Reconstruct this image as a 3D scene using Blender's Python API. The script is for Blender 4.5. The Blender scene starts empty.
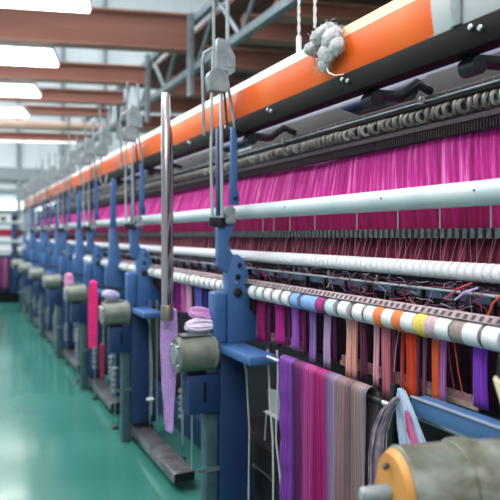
import bpy, bmesh, math, random
from mathutils import Vector, Matrix
random.seed(7)
PI = math.pi
scn = bpy.context.scene
COL = scn.collection
ROOF_GLOW = 4.2
F = 620.0; EYE = 1.6; HOR = 235.0
YAW = math.atan(290.0 / F)
CS, SN = math.cos(YAW), math.sin(YAW)

# ---------- surveying helpers: read a world coordinate off the photograph ----------
def yratio(px):
    t = (px - 250.0) / F
    return (t * CS + SN) / (CS - t * SN)          # X / Y
def Yat(px, X): return X / yratio(px)
def Xat(px, Y): return Y * yratio(px)
def Zat(py, X, Y): return EYE + (HOR - py) * (X * SN + Y * CS) / F
def ZK(y500, X): return EYE + X * (HOR - y500) / 489.0   # height of a long rail crossing the right frame edge at y500
def RD(r, d): return (r * CS + d * SN, d * CS - r * SN)

# ---------- colour / materials ----------
def lin(c):
    return tuple(((v / 255.0) / 12.92 if v / 255.0 <= 0.04045 else ((v / 255.0 + 0.055) / 1.055) ** 2.4) for v in c) + (1.0,)
MATS = {}
def mat(name, c, rough=0.5, metal=0.0, c2=None, scale=8.0, emit=None, bump=0.0, coat=0.0, stretch=(1, 1, 1), detail=4.0):
    if name in MATS: return MATS[name]
    m = bpy.data.materials.new(name); m.use_nodes = True
    nt = m.node_tree; b = nt.nodes['Principled BSDF']
    b.inputs['Base Color'].default_value = lin(c)
    b.inputs['Roughness'].default_value = rough
    b.inputs['Metallic'].default_value = metal
    b.inputs['Coat Weight'].default_value = coat
    if c2 is not None or bump:
        tc = nt.nodes.new('ShaderNodeTexCoord'); mp = nt.nodes.new('ShaderNodeMapping')
        mp.inputs['Scale'].default_value = stretch
        nz = nt.nodes.new('ShaderNodeTexNoise'); nz.inputs['Scale'].default_value = scale; nz.inputs['Detail'].default_value = detail
        nt.links.new(tc.outputs['Object'], mp.inputs['Vector']); nt.links.new(mp.outputs['Vector'], nz.inputs['Vector'])
        if c2 is not None:
            r = nt.nodes.new('ShaderNodeValToRGB')
            r.color_ramp.elements[0].position = 0.38; r.color_ramp.elements[0].color = lin(c)
            r.color_ramp.elements[1].position = 0.66; r.color_ramp.elements[1].color = lin(c2)
            nt.links.new(nz.outputs['Fac'], r.inputs['Fac']); nt.links.new(r.outputs['Color'], b.inputs['Base Color'])
        if bump:
            bp = nt.nodes.new('ShaderNodeBump'); bp.inputs['Strength'].default_value = bump; bp.inputs['Distance'].default_value = 0.01
            nt.links.new(nz.outputs['Fac'], bp.inputs['Height']); nt.links.new(bp.outputs['Normal'], b.inputs['Normal'])
    if emit:
        b.inputs['Emission Color'].default_value = lin(c); b.inputs['Emission Strength'].default_value = emit
    MATS[name] = m; return m

def yarn(name, stops, su=60.0, sv=0.6, rough=0.75, sheen=0.0):
    """fibres: colour varies across the strands (u), hardly along them (v). stops = [(pos,color)...]"""
    if name in MATS: return MATS[name]
    m = bpy.data.materials.new(name); m.use_nodes = True
    nt = m.node_tree; b = nt.nodes['Principled BSDF']
    b.inputs['Roughness'].default_value = rough; b.inputs['Sheen Weight'].default_value = sheen; b.inputs['Specular IOR Level'].default_value = 0.2
    uv = nt.nodes.new('ShaderNodeUVMap'); mp = nt.nodes.new('ShaderNodeMapping')
    mp.inputs['Scale'].default_value = (su, sv, 1)
    nz = nt.nodes.new('ShaderNodeTexNoise'); nz.inputs['Scale'].default_value = 1.0; nz.inputs['Detail'].default_value = 5.0
    nz.inputs['Roughness'].default_value = 0.65
    r = nt.nodes.new('ShaderNodeValToRGB'); e = r.color_ramp.elements
    while len(e) < len(stops): e.new(0.5)
    for i, (p, c) in enumerate(stops): e[i].position = p; e[i].color = lin(c)
    nt.links.new(uv.outputs['UV'], mp.inputs['Vector']); nt.links.new(mp.outputs['Vector'], nz.inputs['Vector'])
    nt.links.new(nz.outputs['Fac'], r.inputs['Fac']); nt.links.new(r.outputs['Color'], b.inputs['Base Color'])
    bp = nt.nodes.new('ShaderNodeBump'); bp.inputs['Strength'].default_value = 0.5; bp.inputs['Distance'].default_value = 0.004
    nt.links.new(nz.outputs['Fac'], bp.inputs['Height']); nt.links.new(bp.outputs['Normal'], b.inputs['Normal'])
    MATS[name] = m; return m
def yarn3(name, c, su=400.0):
    d = tuple(int(v * 0.62) for v in c); l = tuple(min(255, int(v + (255 - v) * 0.25)) for v in c)
    return yarn(name, [(0.32, d), (0.5, c), (0.68, l)], su)

# ---------- mesh building ----------
class MB:
    def __init__(s): s.bm = bmesh.new()
    def box(s, lo, hi, bevel=0.0, seg=2):
        b = bmesh.new(); bmesh.ops.create_cube(b, size=1.0)
        c = [(lo[i] + hi[i]) / 2 for i in range(3)]; d = [abs(hi[i] - lo[i]) for i in range(3)]
        for v in b.verts: v.co = Vector((c[i] + v.co[i] * d[i] for i in range(3)))
        if bevel: bmesh.ops.bevel(b, geom=b.edges[:], offset=min(bevel, min(d) * 0.45), segments=seg, affect='EDGES', profile=0.5)
        s._merge(b); return s
    def _merge(s, b):
        me = bpy.data.meshes.new('tmp'); b.to_mesh(me); b.free(); s.bm.from_mesh(me); bpy.data.meshes.remove(me)
    def prism(s, pts, y0, y1, bevel=0.0, axis='y'):
        """pts: (x,z) outline swept along y (axis='y'); (y,z) along x (axis='x')"""
        b = bmesh.new()
        P = (lambda p, t: (p[0], t, p[1])) if axis == 'y' else ((lambda p, t: (t, p[0], p[1])) if axis == 'x' else (lambda p, t: (p[0], p[1], t)))
        A = [b.verts.new(P(p, y0)) for p in pts]; B = [b.verts.new(P(p, y1)) for p in pts]
        n = len(pts)
        b.faces.new(A); b.faces.new(B[::-1])
        for i in range(n): b.faces.new((A[i], B[i], B[(i + 1) % n], A[(i + 1) % n]))
        bmesh.ops.recalc_face_normals(b, faces=b.faces[:])
        if bevel: bmesh.ops.bevel(b, geom=b.edges[:], offset=bevel, segments=2, affect='EDGES', profile=0.5, clamp_overlap=True)
        s._merge(b); return s
    def path(s, pts, r, n=8, flat=None, caps=True):
        """tube along a polyline; r a number or a list"""
        pts = [Vector(p) for p in pts]; R = r if isinstance(r, (list, tuple)) else [r] * len(pts)
        rings = []; up = None
        for i, p in enumerate(pts):
            t = (pts[min(i + 1, len(pts) - 1)] - pts[max(i - 1, 0)])
            if t.length < 1e-9: t = Vector((0, 0, 1))
            t.normalize()
            if up is None:
                up = Vector((0, 0, 1)) if abs(t.z) < 0.9 else Vector((1, 0, 0))
            a = t.cross(up)
            if a.length < 1e-6: a = t.cross(Vector((0, 1, 0)))
            a.normalize(); bb = a.cross(t).normalized(); up = bb
            f = flat if flat else 1.0
            rings.append([s.bm.verts.new(p + (a * math.cos(2 * PI * k / n) + bb * math.sin(2 * PI * k / n) * f) * R[i]) for k in range(n)])
        for i in range(len(rings) - 1):
            for k in range(n):
                s.bm.faces.new((rings[i][k], rings[i][(k + 1) % n], rings[i + 1][(k + 1) % n], rings[i + 1][k]))
        if caps:
            s.bm.faces.new(rings[0][::-1]); s.bm.faces.new(rings[-1])
        return s
    def lathe(s, prof, o=(0, 0, 0), axis='x', n=24):
        """prof: (t along axis, radius)"""
        ax = {'x': (Vector((1, 0, 0)), Vector((0, 1, 0)), Vector((0, 0, 1))), 'y': (Vector((0, 1, 0)), Vector((1, 0, 0)), Vector((0, 0, 1))),
              'z': (Vector((0, 0, 1)), Vector((1, 0, 0)), Vector((0, 1, 0)))}[axis]
        o = Vector(o); b = bmesh.new(); rings = []
        for t, r in prof:
            rings.append([b.verts.new(o + ax[0] * t + (ax[1] * math.cos(2 * PI * k / n) + ax[2] * math.sin(2 * PI * k / n)) * max(r, 1e-4)) for k in range(n)])
        for i in range(len(rings) - 1):
            for k in range(n): b.faces.new((rings[i][k], rings[i][(k + 1) % n], rings[i + 1][(k + 1) % n], rings[i + 1][k]))
        b.faces.new(rings[0][::-1]); b.faces.new(rings[-1])
        bmesh.ops.recalc_face_normals(b, faces=b.faces[:])
        s._merge(b); return s
    def torus(s, o, R, r, axis='y', n=16, m=6):
        o = Vector(o); ring = []
        for i in range(n + 1):
            a = 2 * PI * i / n
            v = {'y': Vector((math.cos(a), 0, math.sin(a))), 'x': Vector((0, math.cos(a), math.sin(a))), 'z': Vector((math.cos(a), math.sin(a), 0))}[axis]
            ring.append(o + v * R)
        return s.path(ring, r, m, caps=False)
    def build(s, name, m, parent=None, smooth=True, loc=None):
        me = bpy.data.meshes.new(name); s.bm.normal_update(); s.bm.to_mesh(me); s.bm.free()
        if m: me.materials.append(m)
        if smooth:
            me.polygons.foreach_set('use_smooth', [True] * len(me.polygons))
            me.set_sharp_from_angle(angle=math.radians(40))
        o = bpy.data.objects.new(name, me); COL.objects.link(o)
        if loc: o.location = loc
        if parent: o.parent = parent
        return o

def sheet(name, m, rows, parent=None, uv=None, loc=None, smooth=True):
    """rows: list of lists of points (grid). uv: function(i,j)->(u,v)"""
    me = bpy.data.meshes.new(name)
    nr, nc = len(rows), len(rows[0])
    V = [tuple(p) for r in rows for p in r]
    Fc = [(i * nc + j, i * nc + j + 1, (i + 1) * nc + j + 1, (i + 1) * nc + j) for i in range(nr - 1) for j in range(nc - 1)]
    me.from_pydata(V, [], Fc)
    l = me.uv_layers.new(name='UVMap')
    for p in me.polygons:
        for li in p.loop_indices:
            vi = me.loops[li].vertex_index
            l.data[li].uv = uv(vi // nc, vi % nc)
    me.materials.append(m)
    if smooth: me.polygons.foreach_set('use_smooth', [True] * len(me.polygons))
    o = bpy.data.objects.new(name, me); COL.objects.link(o)
    if loc: o.location = loc
    if parent: o.parent = parent
    return o

def thing(name, label, cat, loc=(0, 0, 0), group=None, rz=0.0):
    o = bpy.data.objects.new(name, None); COL.objects.link(o); o.location = loc; o.rotation_euler = (0, 0, rz)
    o.empty_display_size = 0.1
    return tag(o, label, cat, group)
def tag(o, label, cat, group=None, kind=None):
    o['label'] = label; o['category'] = cat
    if group: o['group'] = group
    if kind: o['kind'] = kind
    return o
def struct(name, mb, m, smooth=False):
    o = mb.build(name, m, smooth=smooth); o['kind'] = 'structure'; return o
def copy_tree(o, parent=None):
    c = o.copy(); COL.objects.link(c); c.parent = parent
    for ch in list(o.children): copy_tree(ch, c)
    return c

# ---------- palette ----------
M_blue = mat('blue_paint', (68, 108, 160), 0.42, 0.0, (56, 94, 148), 5.0, bump=0.05)
M_navy = mat('dark_blue_paint', (30, 60, 104), 0.5, 0.0, (24, 50, 92), 6.0)
M_teal = mat('teal_grey_paint', (66, 98, 106), 0.5, 0.1, (50, 78, 88), 7.0)
M_cast = mat('cast_grey', (148, 158, 163), 0.45, 0.3, (120, 130, 136), 14.0)
M_steel = mat('steel', (190, 194, 198), 0.28, 0.9)
M_chrome = mat('polished_tube', (170, 168, 172), 0.18, 1.0)
M_dsteel = mat('dark_steel', (62, 62, 68), 0.4, 0.7, (44, 44, 50), 20.0)
M_black = mat('black_metal', (16, 14, 17), 0.45, 0.3)
M_flange = mat('black_beam_paint', (9, 8, 10), 0.6); M_flange.node_tree.nodes['Principled BSDF'].inputs['Specular IOR Level'].default_value = 0.15
M_rubber = mat('black_rubber', (14, 14, 16), 0.7)
M_tube = mat('painted_silver_tube', (192, 204, 208), 0.4, 0.0, (178, 192, 198), 6.0)
M_drum = mat('motor_shell', (140, 146, 138), 0.38, 0.3, (108, 114, 106), 9.0)
M_drumf = mat('drum_brushed_shell', (166, 174, 166), 0.25, 0.55, (118, 116, 98), 4.0, stretch=(3, 1, 6))
M_tan = mat('tan_disc', (206, 148, 70), 0.55, 0.0, (186, 124, 56), 6.0)
M_white = mat('white_enamel', (222, 226, 228), 0.45)
M_wood = mat('brown_beam_paint', (160, 104, 88), 0.6, 0.0, (140, 86, 74), 1.6, stretch=(0.3, 3, 3))
M_wood2 = mat('brown_beam_light', (180, 128, 112), 0.6, 0.0, (160, 108, 94), 1.6)
M_deck = mat('brown_decking', (130, 82, 70), 0.7, 0.0, (98, 62, 54), 1.2, stretch=(6, 0.4, 1))
M_cord = mat('white_cord', (214, 212, 214), 0.8)
M_weave = mat('wound_cord', (226, 224, 230), 0.8)

# =====================================================================
# SETTING
# =====================================================================
def floor_mat():
    m = bpy.data.materials.new('green_floor_paint'); m.use_nodes = True; nt = m.node_tree; b = nt.nodes['Principled BSDF']
    tc = nt.nodes.new('ShaderNodeTexCoord'); nz = nt.nodes.new('ShaderNodeTexNoise'); nz.inputs['Scale'].default_value = 0.9; nz.inputs['Detail'].default_value = 6
    r = nt.nodes.new('ShaderNodeValToRGB'); r.color_ramp.elements[0].position = 0.35; r.color_ramp.elements[0].color = lin((48, 108, 98))
    r.color_ramp.elements[1].position = 0.7; r.color_ramp.elements[1].color = lin((62, 124, 114))
    nt.links.new(tc.outputs['Object'], nz.inputs['Vector']); nt.links.new(nz.outputs['Fac'], r.inputs['Fac']); nt.links.new(r.outputs['Color'], b.inputs['Base Color'])
    n2 = nt.nodes.new('ShaderNodeTexNoise'); n2.inputs['Scale'].default_value = 3.0
    mr = nt.nodes.new('ShaderNodeMapRange'); mr.inputs['To Min'].default_value = 0.08; mr.inputs['To Max'].default_value = 0.2
    nt.links.new(tc.outputs['Object'], n2.inputs['Vector']); nt.links.new(n2.outputs['Fac'], mr.inputs['Value']); nt.links.new(mr.outputs['Result'], b.inputs['Roughness'])
    return m
struct('floor', MB().box((-6, -4, -0.1), (12, 20.2, 0)), floor_mat())
M_wall = mat('pale_wall_cladding', (214, 224, 224), 0.6, 0.0, (202, 214, 216), 0.8)
fw = MB().box((-6, 20.0, 0), (12, 20.2, 10.5))
x = -5.9
while x < 12:
    fw.box((x, 19.96, 0), (x + 0.05, 20.0, 10.5)); x += 0.62
struct('wall_far', fw, M_wall)
struct('trim_1', MB().box((-6, 19.8, 3.25), (12, 19.96, 3.62)), mat('grey_girt', (128, 142, 146), 0.6))
struct('trim_2', MB().box((-6, 19.86, 2.9), (12, 19.96, 2.98)), MATS['grey_girt'])
dp = MB()
for xx in (1.6, 2.9, 4.2): dp.lathe([(0, 0.06), (10.4, 0.06)], (xx, 19.85, 0.05), 'z', 10)
struct('trim_3', dp, MATS['grey_girt'], True)
struct('ceiling', MB().box((-6, -4, 10.5), (12, 20.2, 10.6)), mat('ceiling_panel', (190, 204, 208), 0.7, 0.0, (170, 186, 190), 0.6))
struct('wall_right', MB().box((12, -4, 0), (12.2, 20.2, 10.6)), mat('right_wall_paint', (168, 178, 182), 0.7))
# left wall with three window openings (outside the frame, lets daylight in)
wl = MB()
wl.box((-6.2, -4, 0), (-6, 20.2, 1.2)); wl.box((-6.2, -4, 4.2), (-6, 20.2, 10.6))
ys = [-4, -2, 4, 6, 12, 14, 19, 20.2]
for i in range(0, 8, 2): wl.box((-6.2, ys[i], 1.2), (-6, ys[i + 1], 4.2))
struct('wall_left', wl, M_wall)
for i, (a, b) in enumerate(((-2, 4), (6, 12), (14, 19))):
    w = MB(); n = 4
    for k in range(n + 1):
        yy = a + (b - a) * k / n; w.box((-6.15, max(a, yy - 0.03), 1.2), (-6.05, min(b, yy + 0.03), 4.2))
    w.box((-6.15, a, 1.2), (-6.05, b, 1.27)); w.box((-6.15, a, 4.13), (-6.05, b, 4.2)); w.box((-6.15, a, 2.67), (-6.05, b, 2.73))
    struct('window_%d' % (i + 1), w, M_white)
# strip of high glazing on the far wall
wf = MB().box((-5.5, 19.9, 2.36), (3.2, 19.99, 2.62))
wn = struct('window_4', wf, mat('bright_glazing', (236, 246, 250), 0.3, emit=2.0))

# added glowing ceiling panels, unseen above the frame, to brighten hall and far wall
for i, (x0_, x1_, y0_, y1_) in enumerate(((-5.5, 11.5, 13.2, 17.2), (-5.5, 2.8, 3.0, 12.6)  )):
    struct('window_%d' % (5 + i), MB().box((x0_, y0_, 10.43), (x1_, y1_, 10.49)), mat('added_roof_glow', (248, 249, 255), 0.4, emit=ROOF_GLOW))
# roof beams, angled across the hall
BR = -0.246
def crossbeam(label, d, zb, h, xl, xr, m=M_wood, w=0.24, flange=True, at_r=0.0):
    cx, cy = RD(at_r, d)
    o = thing('roof_beam', label, 'beam', (cx, cy, zb), 'brown roof beams across the hall', BR)
    mb = MB().box((xl, -w * 0.25, 0.03), (xr, w * 0.25, h - 0.03)); mb.build('web', m, o, False)
    if flange:
        MB().box((xl, -w / 2, h - 0.035), (xr, w / 2, h), 0.006).build('top_flange', M_wood2, o, False)
        MB().box((xl, -w / 2, 0), (xr, w / 2, 0.035), 0.006).build('bottom_flange', M_wood2, o, False)
    return o
LB = [(9.30, 4.4, 0.56, 'nearest and deepest brown roof beam over the aisle'),
      (11.6, 4.4, 0.34, 'second brown roof beam over the aisle, behind the deepest one'),
      (13.5, 4.4, 0.28, 'third brown roof beam over the aisle, ending at the grey truss'),
      (15.0, 4.4, 0.2, 'fourth brown roof beam over the aisle, just above the tan pipe'),
      (16.6, 4.02, 0.2, 'thin brown roof beam just under the tan pipe')]
for d, zb, h, lb in LB:
    # length until the longitudinal truss at X = 3.2
    cx, cy = RD(-2.0, d)
    xr = (3.2 - cx) / math.cos(BR)
    crossbeam(lb, d, zb, h, -6.0, xr, at_r=-2.0)
ords = ['first', 'second', 'third', 'fourth', 'fifth', 'sixth', 'seventh', 'eighth', 'ninth', 'tenth']
for i, (d, zb, h) in enumerate(((5.9, 4.15, 0.3), (6.9, 4.2, 0.26), (7.6, 4.1, 0.2), (8.5, 4.1, 0.32), (9.9, 4.1, 0.3), (11.6, 4.05, 0.3), (13.2, 4.05, 0.3), (15.0, 4.0, 0.3))):
    cx, cy = RD(2.5, d)
    xl = (3.3 - cx) / math.cos(BR)
    crossbeam('brown roof beam behind the loom under the decking, %s from the camera' % ords[i], d, zb, h, xl, 6.5, at_r=2.5)
dk = MB()
for k in range(24):
    dk.box((3.45 + k * 0.35, 3.0, 4.86), (3.78 + k * 0.35, 13.5, 4.92))
struct('trim_4', dk, M_deck)
# longitudinal grey truss that carries the beam ends
tr = thing('roof_truss', 'grey steel lattice truss running lengthwise above the loom', 'truss', (3.24, 0, 4.2))
MB().box((-0.05, 2, 0.62), (0.05, 19.8, 0.72)).build('top_chord', M_cast, tr, False)
MB().box((-0.05, 2, -0.12), (0.05, 19.8, -0.02)).build('bottom_chord', M_cast, tr, False)
y = 2.4; up = True
while y < 18.4:
    a, b = (y, y + 0.8)
    z0, z1 = (-0.07, 0.67) if up else (0.67, -0.07)
    MB().path([(0, a, z0), (0, b, z1)], 0.03, 6).build('brace', M_cast, tr)
    y += 0.8; up = not up
for px, py0 in ((147, 60), (190, 0), (118, 92)):
    yy = Yat(px, 3.15)
    MB().box((-0.12, yy - 0.06, -0.5), (-0.04, yy + 0.06, 0.75), 0.01).build('drop_plate', M_cast, tr, False)
# tan pipe
cx, cy = RD(-3.0, 15.6)
p = thing('ceiling_pipe', 'long tan pipe crossing under the roof beams', 'pipe', (cx, cy, 4.28), rz=BR)
MB().lathe([(-3.2, 0.10), (-3.15, 0.115), (3.6, 0.115), (3.65, 0.10)], (0, 0, 0), 'x', 14).build('pipe_run', mat('tan_lagging', (206, 176, 158), 0.7, 0.0, (190, 158, 140), 3.0), p)
for xx in (-1.5, 1.0, 3.0): MB().box((xx - 0.02, -0.13, -0.13), (xx + 0.02, 0.13, 0.4)).build('hanger', M_cast, p, False)

# lamps
LAMP = 9.0
M_lamp = mat('lamp_diffuser', (255, 252, 250), 0.5, emit=LAMP)
def lampfix(Y, label, x0=-2.4, w=0.95):
    o = thing('ceiling_light', label, 'light', (1.33, Y, 4.32), 'bright white ceiling lights over the aisle', BR)
    L = x0 - 1.4
    MB().box((L, -w / 2, 0), (0, w / 2, 0.03)).build('diffuser', M_lamp, o, False)
    MB().box((L - 0.03, -w / 2 - 0.03, 0.031), (0.03, w / 2 + 0.03, 0.12), 0.01).build('housing', M_white, o, False)
    for xx in (L * 0.2, L * 0.8): MB().path([(xx, 0, 0.12), (xx, 0, 4.68)], 0.012, 6).build('suspension_rod', M_cast, o)
    return o
for Y, lb in ((-1.5, 'ceiling light behind the camera'), (0.85, 'ceiling light right over the near end of the loom'), (3.2, 'ceiling light over the aisle, above the frame'),
              (5.5, 'ceiling light over the aisle just above the frame edge'),
              (7.3, 'largest bright ceiling light in the top left corner'), (10.0, 'second bright ceiling light, between the two nearest roof beams'),
              (12.45, 'third bright ceiling light, behind the second roof beam'), (14.75, 'fourth bright ceiling light, behind the third roof beam')):
    lampfix(Y, lb, w=0.85)
for yy, lb in ((0.6, 'added fill light behind the loom, nearest the camera'), (3.0, 'added fill light behind the loom, above the frame')):  # fill lamps added out of view to light the right-hand roof beams
    q = lampfix(yy, lb, 0.0, 0.7); q.location = (5.4, yy, 3.95); q['group'] = 'added fill lights behind the loom'
o = thing('ceiling_light', 'slim farthest ceiling light below the tan pipe', 'light', RD(-5.0, 16.9) + (4.17,), 'bright white ceiling lights over the aisle', BR)
MB().box((-2.6, -0.35, 0), (0.2, 0.35, 0.03)).build('diffuser', M_lamp, o, False)
MB().box((-2.6, -0.38, 0.031), (0.2, 0.38, 0.1), 0.01).build('housing', M_white, o, False)

# =====================================================================
# LOOM: posts
# =====================================================================
PY0, PITCH = 2.97, 1.79
post_Y = [PY0 + PITCH * n for n in range(-1, 7)]
post_Y[0] = 0.98
nth = ['near', 'second', 'third', 'fourth', 'fifth', 'sixth', 'seventh']
def make_post():
    o = thing('loom_post', '', 'machine post', (1.2, 0, 0), 'blue cast posts of the loom')
    # local x = X-1.2 ; local y=0 at post plane
    MB().prism([(-0.003, 0.14), (0.2, 0.14), (0.185, 0.3), (0.17, 0.55), (0.16, 0.8), (0.13, 0.93), (0.10, 1.0), (-0.003, 1.0)], -0.06, 0.2, 0.008).build('column', M_navy, o)
    MB().prism([(0.02, 0.0), (0.16, 0.0), (0.16, 0.139), (0.02, 0.139)], -0.1, 0.1, 0.01).build('foot', M_black, o)
    # shelf
    MB().box((-0.01, -0.42, 1.0), (0.135, 0.08, 1.045), 0.012).build('shelf', M_blue, o)
    # wide flared plate
    bpl = MB().prism([(0.04, 1.046), (0.24, 1.046), (0.215, 1.16), (0.165, 1.22), (0.165, 1.38), (0.135, 1.47), (0.10, 1.50), (0.075, 1.50), (0.04, 1.40)], -0.05, 0.02, 0.006); bpl = bpl.build('bearing_plate', M_blue, o)
    MB().box((-0.035, -0.05, 1.046), (0.038, 0.04, 1.31), 0.014, 3).build('gear_cover', M_blue, o)
    MB().prism([(-0.01, 1.44), (0.05, 1.40), (0.09, 1.47), (0.055, 1.53), (0.05, 1.57), (0.085, 1.655), (-0.01, 1.655)], -0.045, 0.0, 0.004).build('neck', M_blue, o)
    for (hx, hz, r, m) in ((0.105, 1.445, 0.012, M_dsteel), (0.095, 1.385, 0.014, M_black), (0.085, 1.355, 0.008, M_steel), (0.095, 1.305, 0.024, M_dsteel)):
        MB().lathe([(-0.062, r * 0.6), (-0.058, r), (-0.048, r)], (hx, 0, hz), 'y', 16).build('bolt', m, bpl)
    # clamp around silver tube
    c = MB(); c.box((-0.005, -0.06, 1.656), (0.085, 0.0, 1.69), 0.01); c.lathe([(-0.05, 0.03), (0.03, 0.03)], (0.055, 0, 1.72), 'y', 14); c.build('rail_clamp', M_cast, o)
    MB().prism([(0.062, 1.755), (0.115, 1.755), (0.118, 1.80), (0.105, 1.84), (0.105, 2.16), (0.072, 2.16), (0.066, 1.84)], -0.03, -0.005, 0.004).build('upper_blade', M_blue, o)
    MB().box((0.015, 0.02, 1.70), (0.045, 0.06, 2.16), 0.004).build('rear_blade', M_navy, o)
    MB().lathe([(-0.045, 0.008), (-0.03, 0.012)], (0.092, 0, 1.79), 'y', 12).build('bolt', M_dsteel, o)
    gb = MB().box((-0.17, -0.05, 0.70), (-0.004, 0.06, 0.895), 0.008).build('gear_box', M_navy, o)
    MB().box((-0.09, -0.056, 0.76), (-0.08, -0.051, 0.86)).build('slot', M_black, gb)
    t = MB(); t.box((-0.07, -0.03, 0.0), (-0.006, 0.05, 0.695), 0.006); lg = t.build('leg', M_teal, o)
    MB().box((-0.12, -0.04, 0.40), (0.0, -0.032, 0.42)).build('leg_strap', M_steel, lg, False)
    MB().path([(0.0, 0.09, 1.17), (-0.22, 0.09, 1.2), (-0.26, 0.09, 1.215)], 0.011, 8).build('hanger_arm', M_dsteel, o)
    MB().path([(0.0, 0.0, 1.17), (0.0, 0.09, 1.17)], 0.011, 8).build('hanger_root', M_dsteel, o)
    k = MB(); k.lathe([(-0.09, 0.012), (-0.085, 0.032), (-0.06, 0.036), (-0.05, 0.02), (0.0, 0.01)], (0.2, 0, 1.30), 'y', 12)
    for a in range(6): k.lathe([(-0.09, 0.008), (-0.06, 0.008)], (0.2 + 0.034 * math.cos(a * PI / 3), 0, 1.30 + 0.034 * math.sin(a * PI / 3)), 'y', 8)
    kn = k.build('hand_knob', M_black, o)
    MB().path([(0.2, -0.04, 1.27), (0.2, -0.04, 1.05)], 0.005, 6).build('knob_stem', M_black, kn)
    # cable down the post edge
    MB().path([(0.11, -0.07, 0.99), (0.135, -0.07, 0.9), (0.15, -0.075, 0.6), (0.145, -0.075, 0.2)], 0.004, 6).build('cable', M_cord, o)
    return o
post = make_post()
postlab = ['post at the near loom end, beside the brushed drum', 'large blue loom post in front, right of the tall chrome tube', 'second blue loom post, behind the grey motor beside the pink hank',
           'third blue loom post, just behind the pink hank', 'fourth blue loom post down the row', 'fifth blue loom post, small and blurred', 'sixth blue loom post, far down the row', 'last blue loom post at the far end of the row']
first_extra = []
for i, Y in enumerate(post_Y):
    o = post if i == 0 else copy_tree(post)
    o.location = (1.2, Y, 0); o['label'] = postlab[i]
    if i == 0:
        for c in list(o.children):
            if c.name.startswith(('hanger', 'hand_knob')): first_extra.append(c)
for c in first_extra:
    for g in list(c.children): bpy.data.objects.remove(g)
    bpy.data.objects.remove(c)
def make_frame():
    o = thing('side_frame', '', 'machine frame', (1.2, 0, 0), 'slim blue side frames between the posts')
    MB().box((0.07, -0.04, 0.0), (0.22, 0.04, 1.0), 0.006).build('column', M_navy, o)
    MB().prism([(0.0, 1.001), (0.22, 1.001), (0.19, 1.2), (0.14, 1.42), (0.10, 1.66), (0.04, 1.66), (0.03, 1.35), (0.0, 1.3)], -0.03, 0.01, 0.006).build('plate', M_blue, o)
    MB().prism([(0.04, 1.661), (0.10, 1.661), (0.10, 2.12), (0.055, 2.12)], -0.03, -0.01, 0.004).build('upper_blade', M_blue, o)
    return o
sf = make_frame()
for i, Y in enumerate((5.7, 7.5, 9.3, 11.1, 12.9)):
    o = sf if i == 0 else copy_tree(sf); o.location = (1.2, Y, 0); o['label'] = 'slim blue side frame midway between loom posts, %s down the row' % ['first', 'second', 'third', 'fourth', 'last'][i]

# ---------- motors ----------
def make_motor():
    o = thing('electric_motor', '', 'motor', (1.19, 0, 1.0), 'grey cylindrical motors on the loom posts')
    prof = [(-0.215, 0.055), (-0.213, 0.082), (-0.205, 0.09), (-0.03, 0.093), (-0.028, 0.096), (-0.015, 0.096), (-0.01, 0.085), (0.0, 0.08)]
    MB().lathe(prof, axis='x', n=32).build('shell', M_drum, o)
    MB().lathe([(-0.228, 0.02), (-0.225, 0.05), (-0.216, 0.054)], axis='x', n=24).build('end_cap', M_cast, o)
    for a in range(4):
        aa = a * PI / 2 + PI / 4
        MB().lathe([(-0.225, 0.006), (-0.212, 0.008)], (0, 0.066 * math.cos(aa), 0.066 * math.sin(aa)), 'x', 8).build('bolt', M_steel, o)
    MB().box((-0.19, -0.04, 0.092), (-0.05, 0.04, 0.10), 0.003).build('top_band', M_cast, o)
    MB().box((-0.16, -0.03, -0.105), (-0.06, 0.03, -0.088), 0.003).build('mount', M_black, o)
    return o
motor = make_motor()
ml = ['grey motor on the large near post, left of its blue shelf', 'grey green motor right of the bright pink hank', 'dark grey motor left of the bright pink hank',
      'blurred grey motor, fourth down the row', 'blurred grey motor, fifth down the row', 'small blurred grey motor, sixth down the row', 'tiny blurred grey motor at the far end of the row']
for i, Y in enumerate(post_Y[1:]):
    o = motor if i == 0 else copy_tree(motor)
    o.location = (1.19, Y, 1.0); o['label'] = ml[i]
# foreground drum
o = thing('winding_drum', 'large blurred brushed metal drum with a tan end disc in the lower right corner', 'drum', (1.145, 0.995, 1.05), rz=-0.24)
MB().lathe([(-0.305, 0.09), (-0.30, 0.096), (-0.17, 0.096), (-0.168, 0.104), (-0.15, 0.106), (-0.13, 0.104), (-0.128, 0.096), (0.0, 0.096)], axis='x', n=40).build('shell', M_drumf, o)
MB().lathe([(-0.325, 0.02), (-0.32, 0.08), (-0.306, 0.09)], axis='x', n=40).build('end_disc', M_tan, o)
MB().lathe([(-0.39, 0.012), (-0.385, 0.017), (-0.326, 0.019)], axis='x', n=20).build('shaft', M_cast, o)
MB().path([(-0.33, 0, 0.055), (-0.335, 0, 0.06)], 0.008, 8).build('screw', M_black, o)

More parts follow.
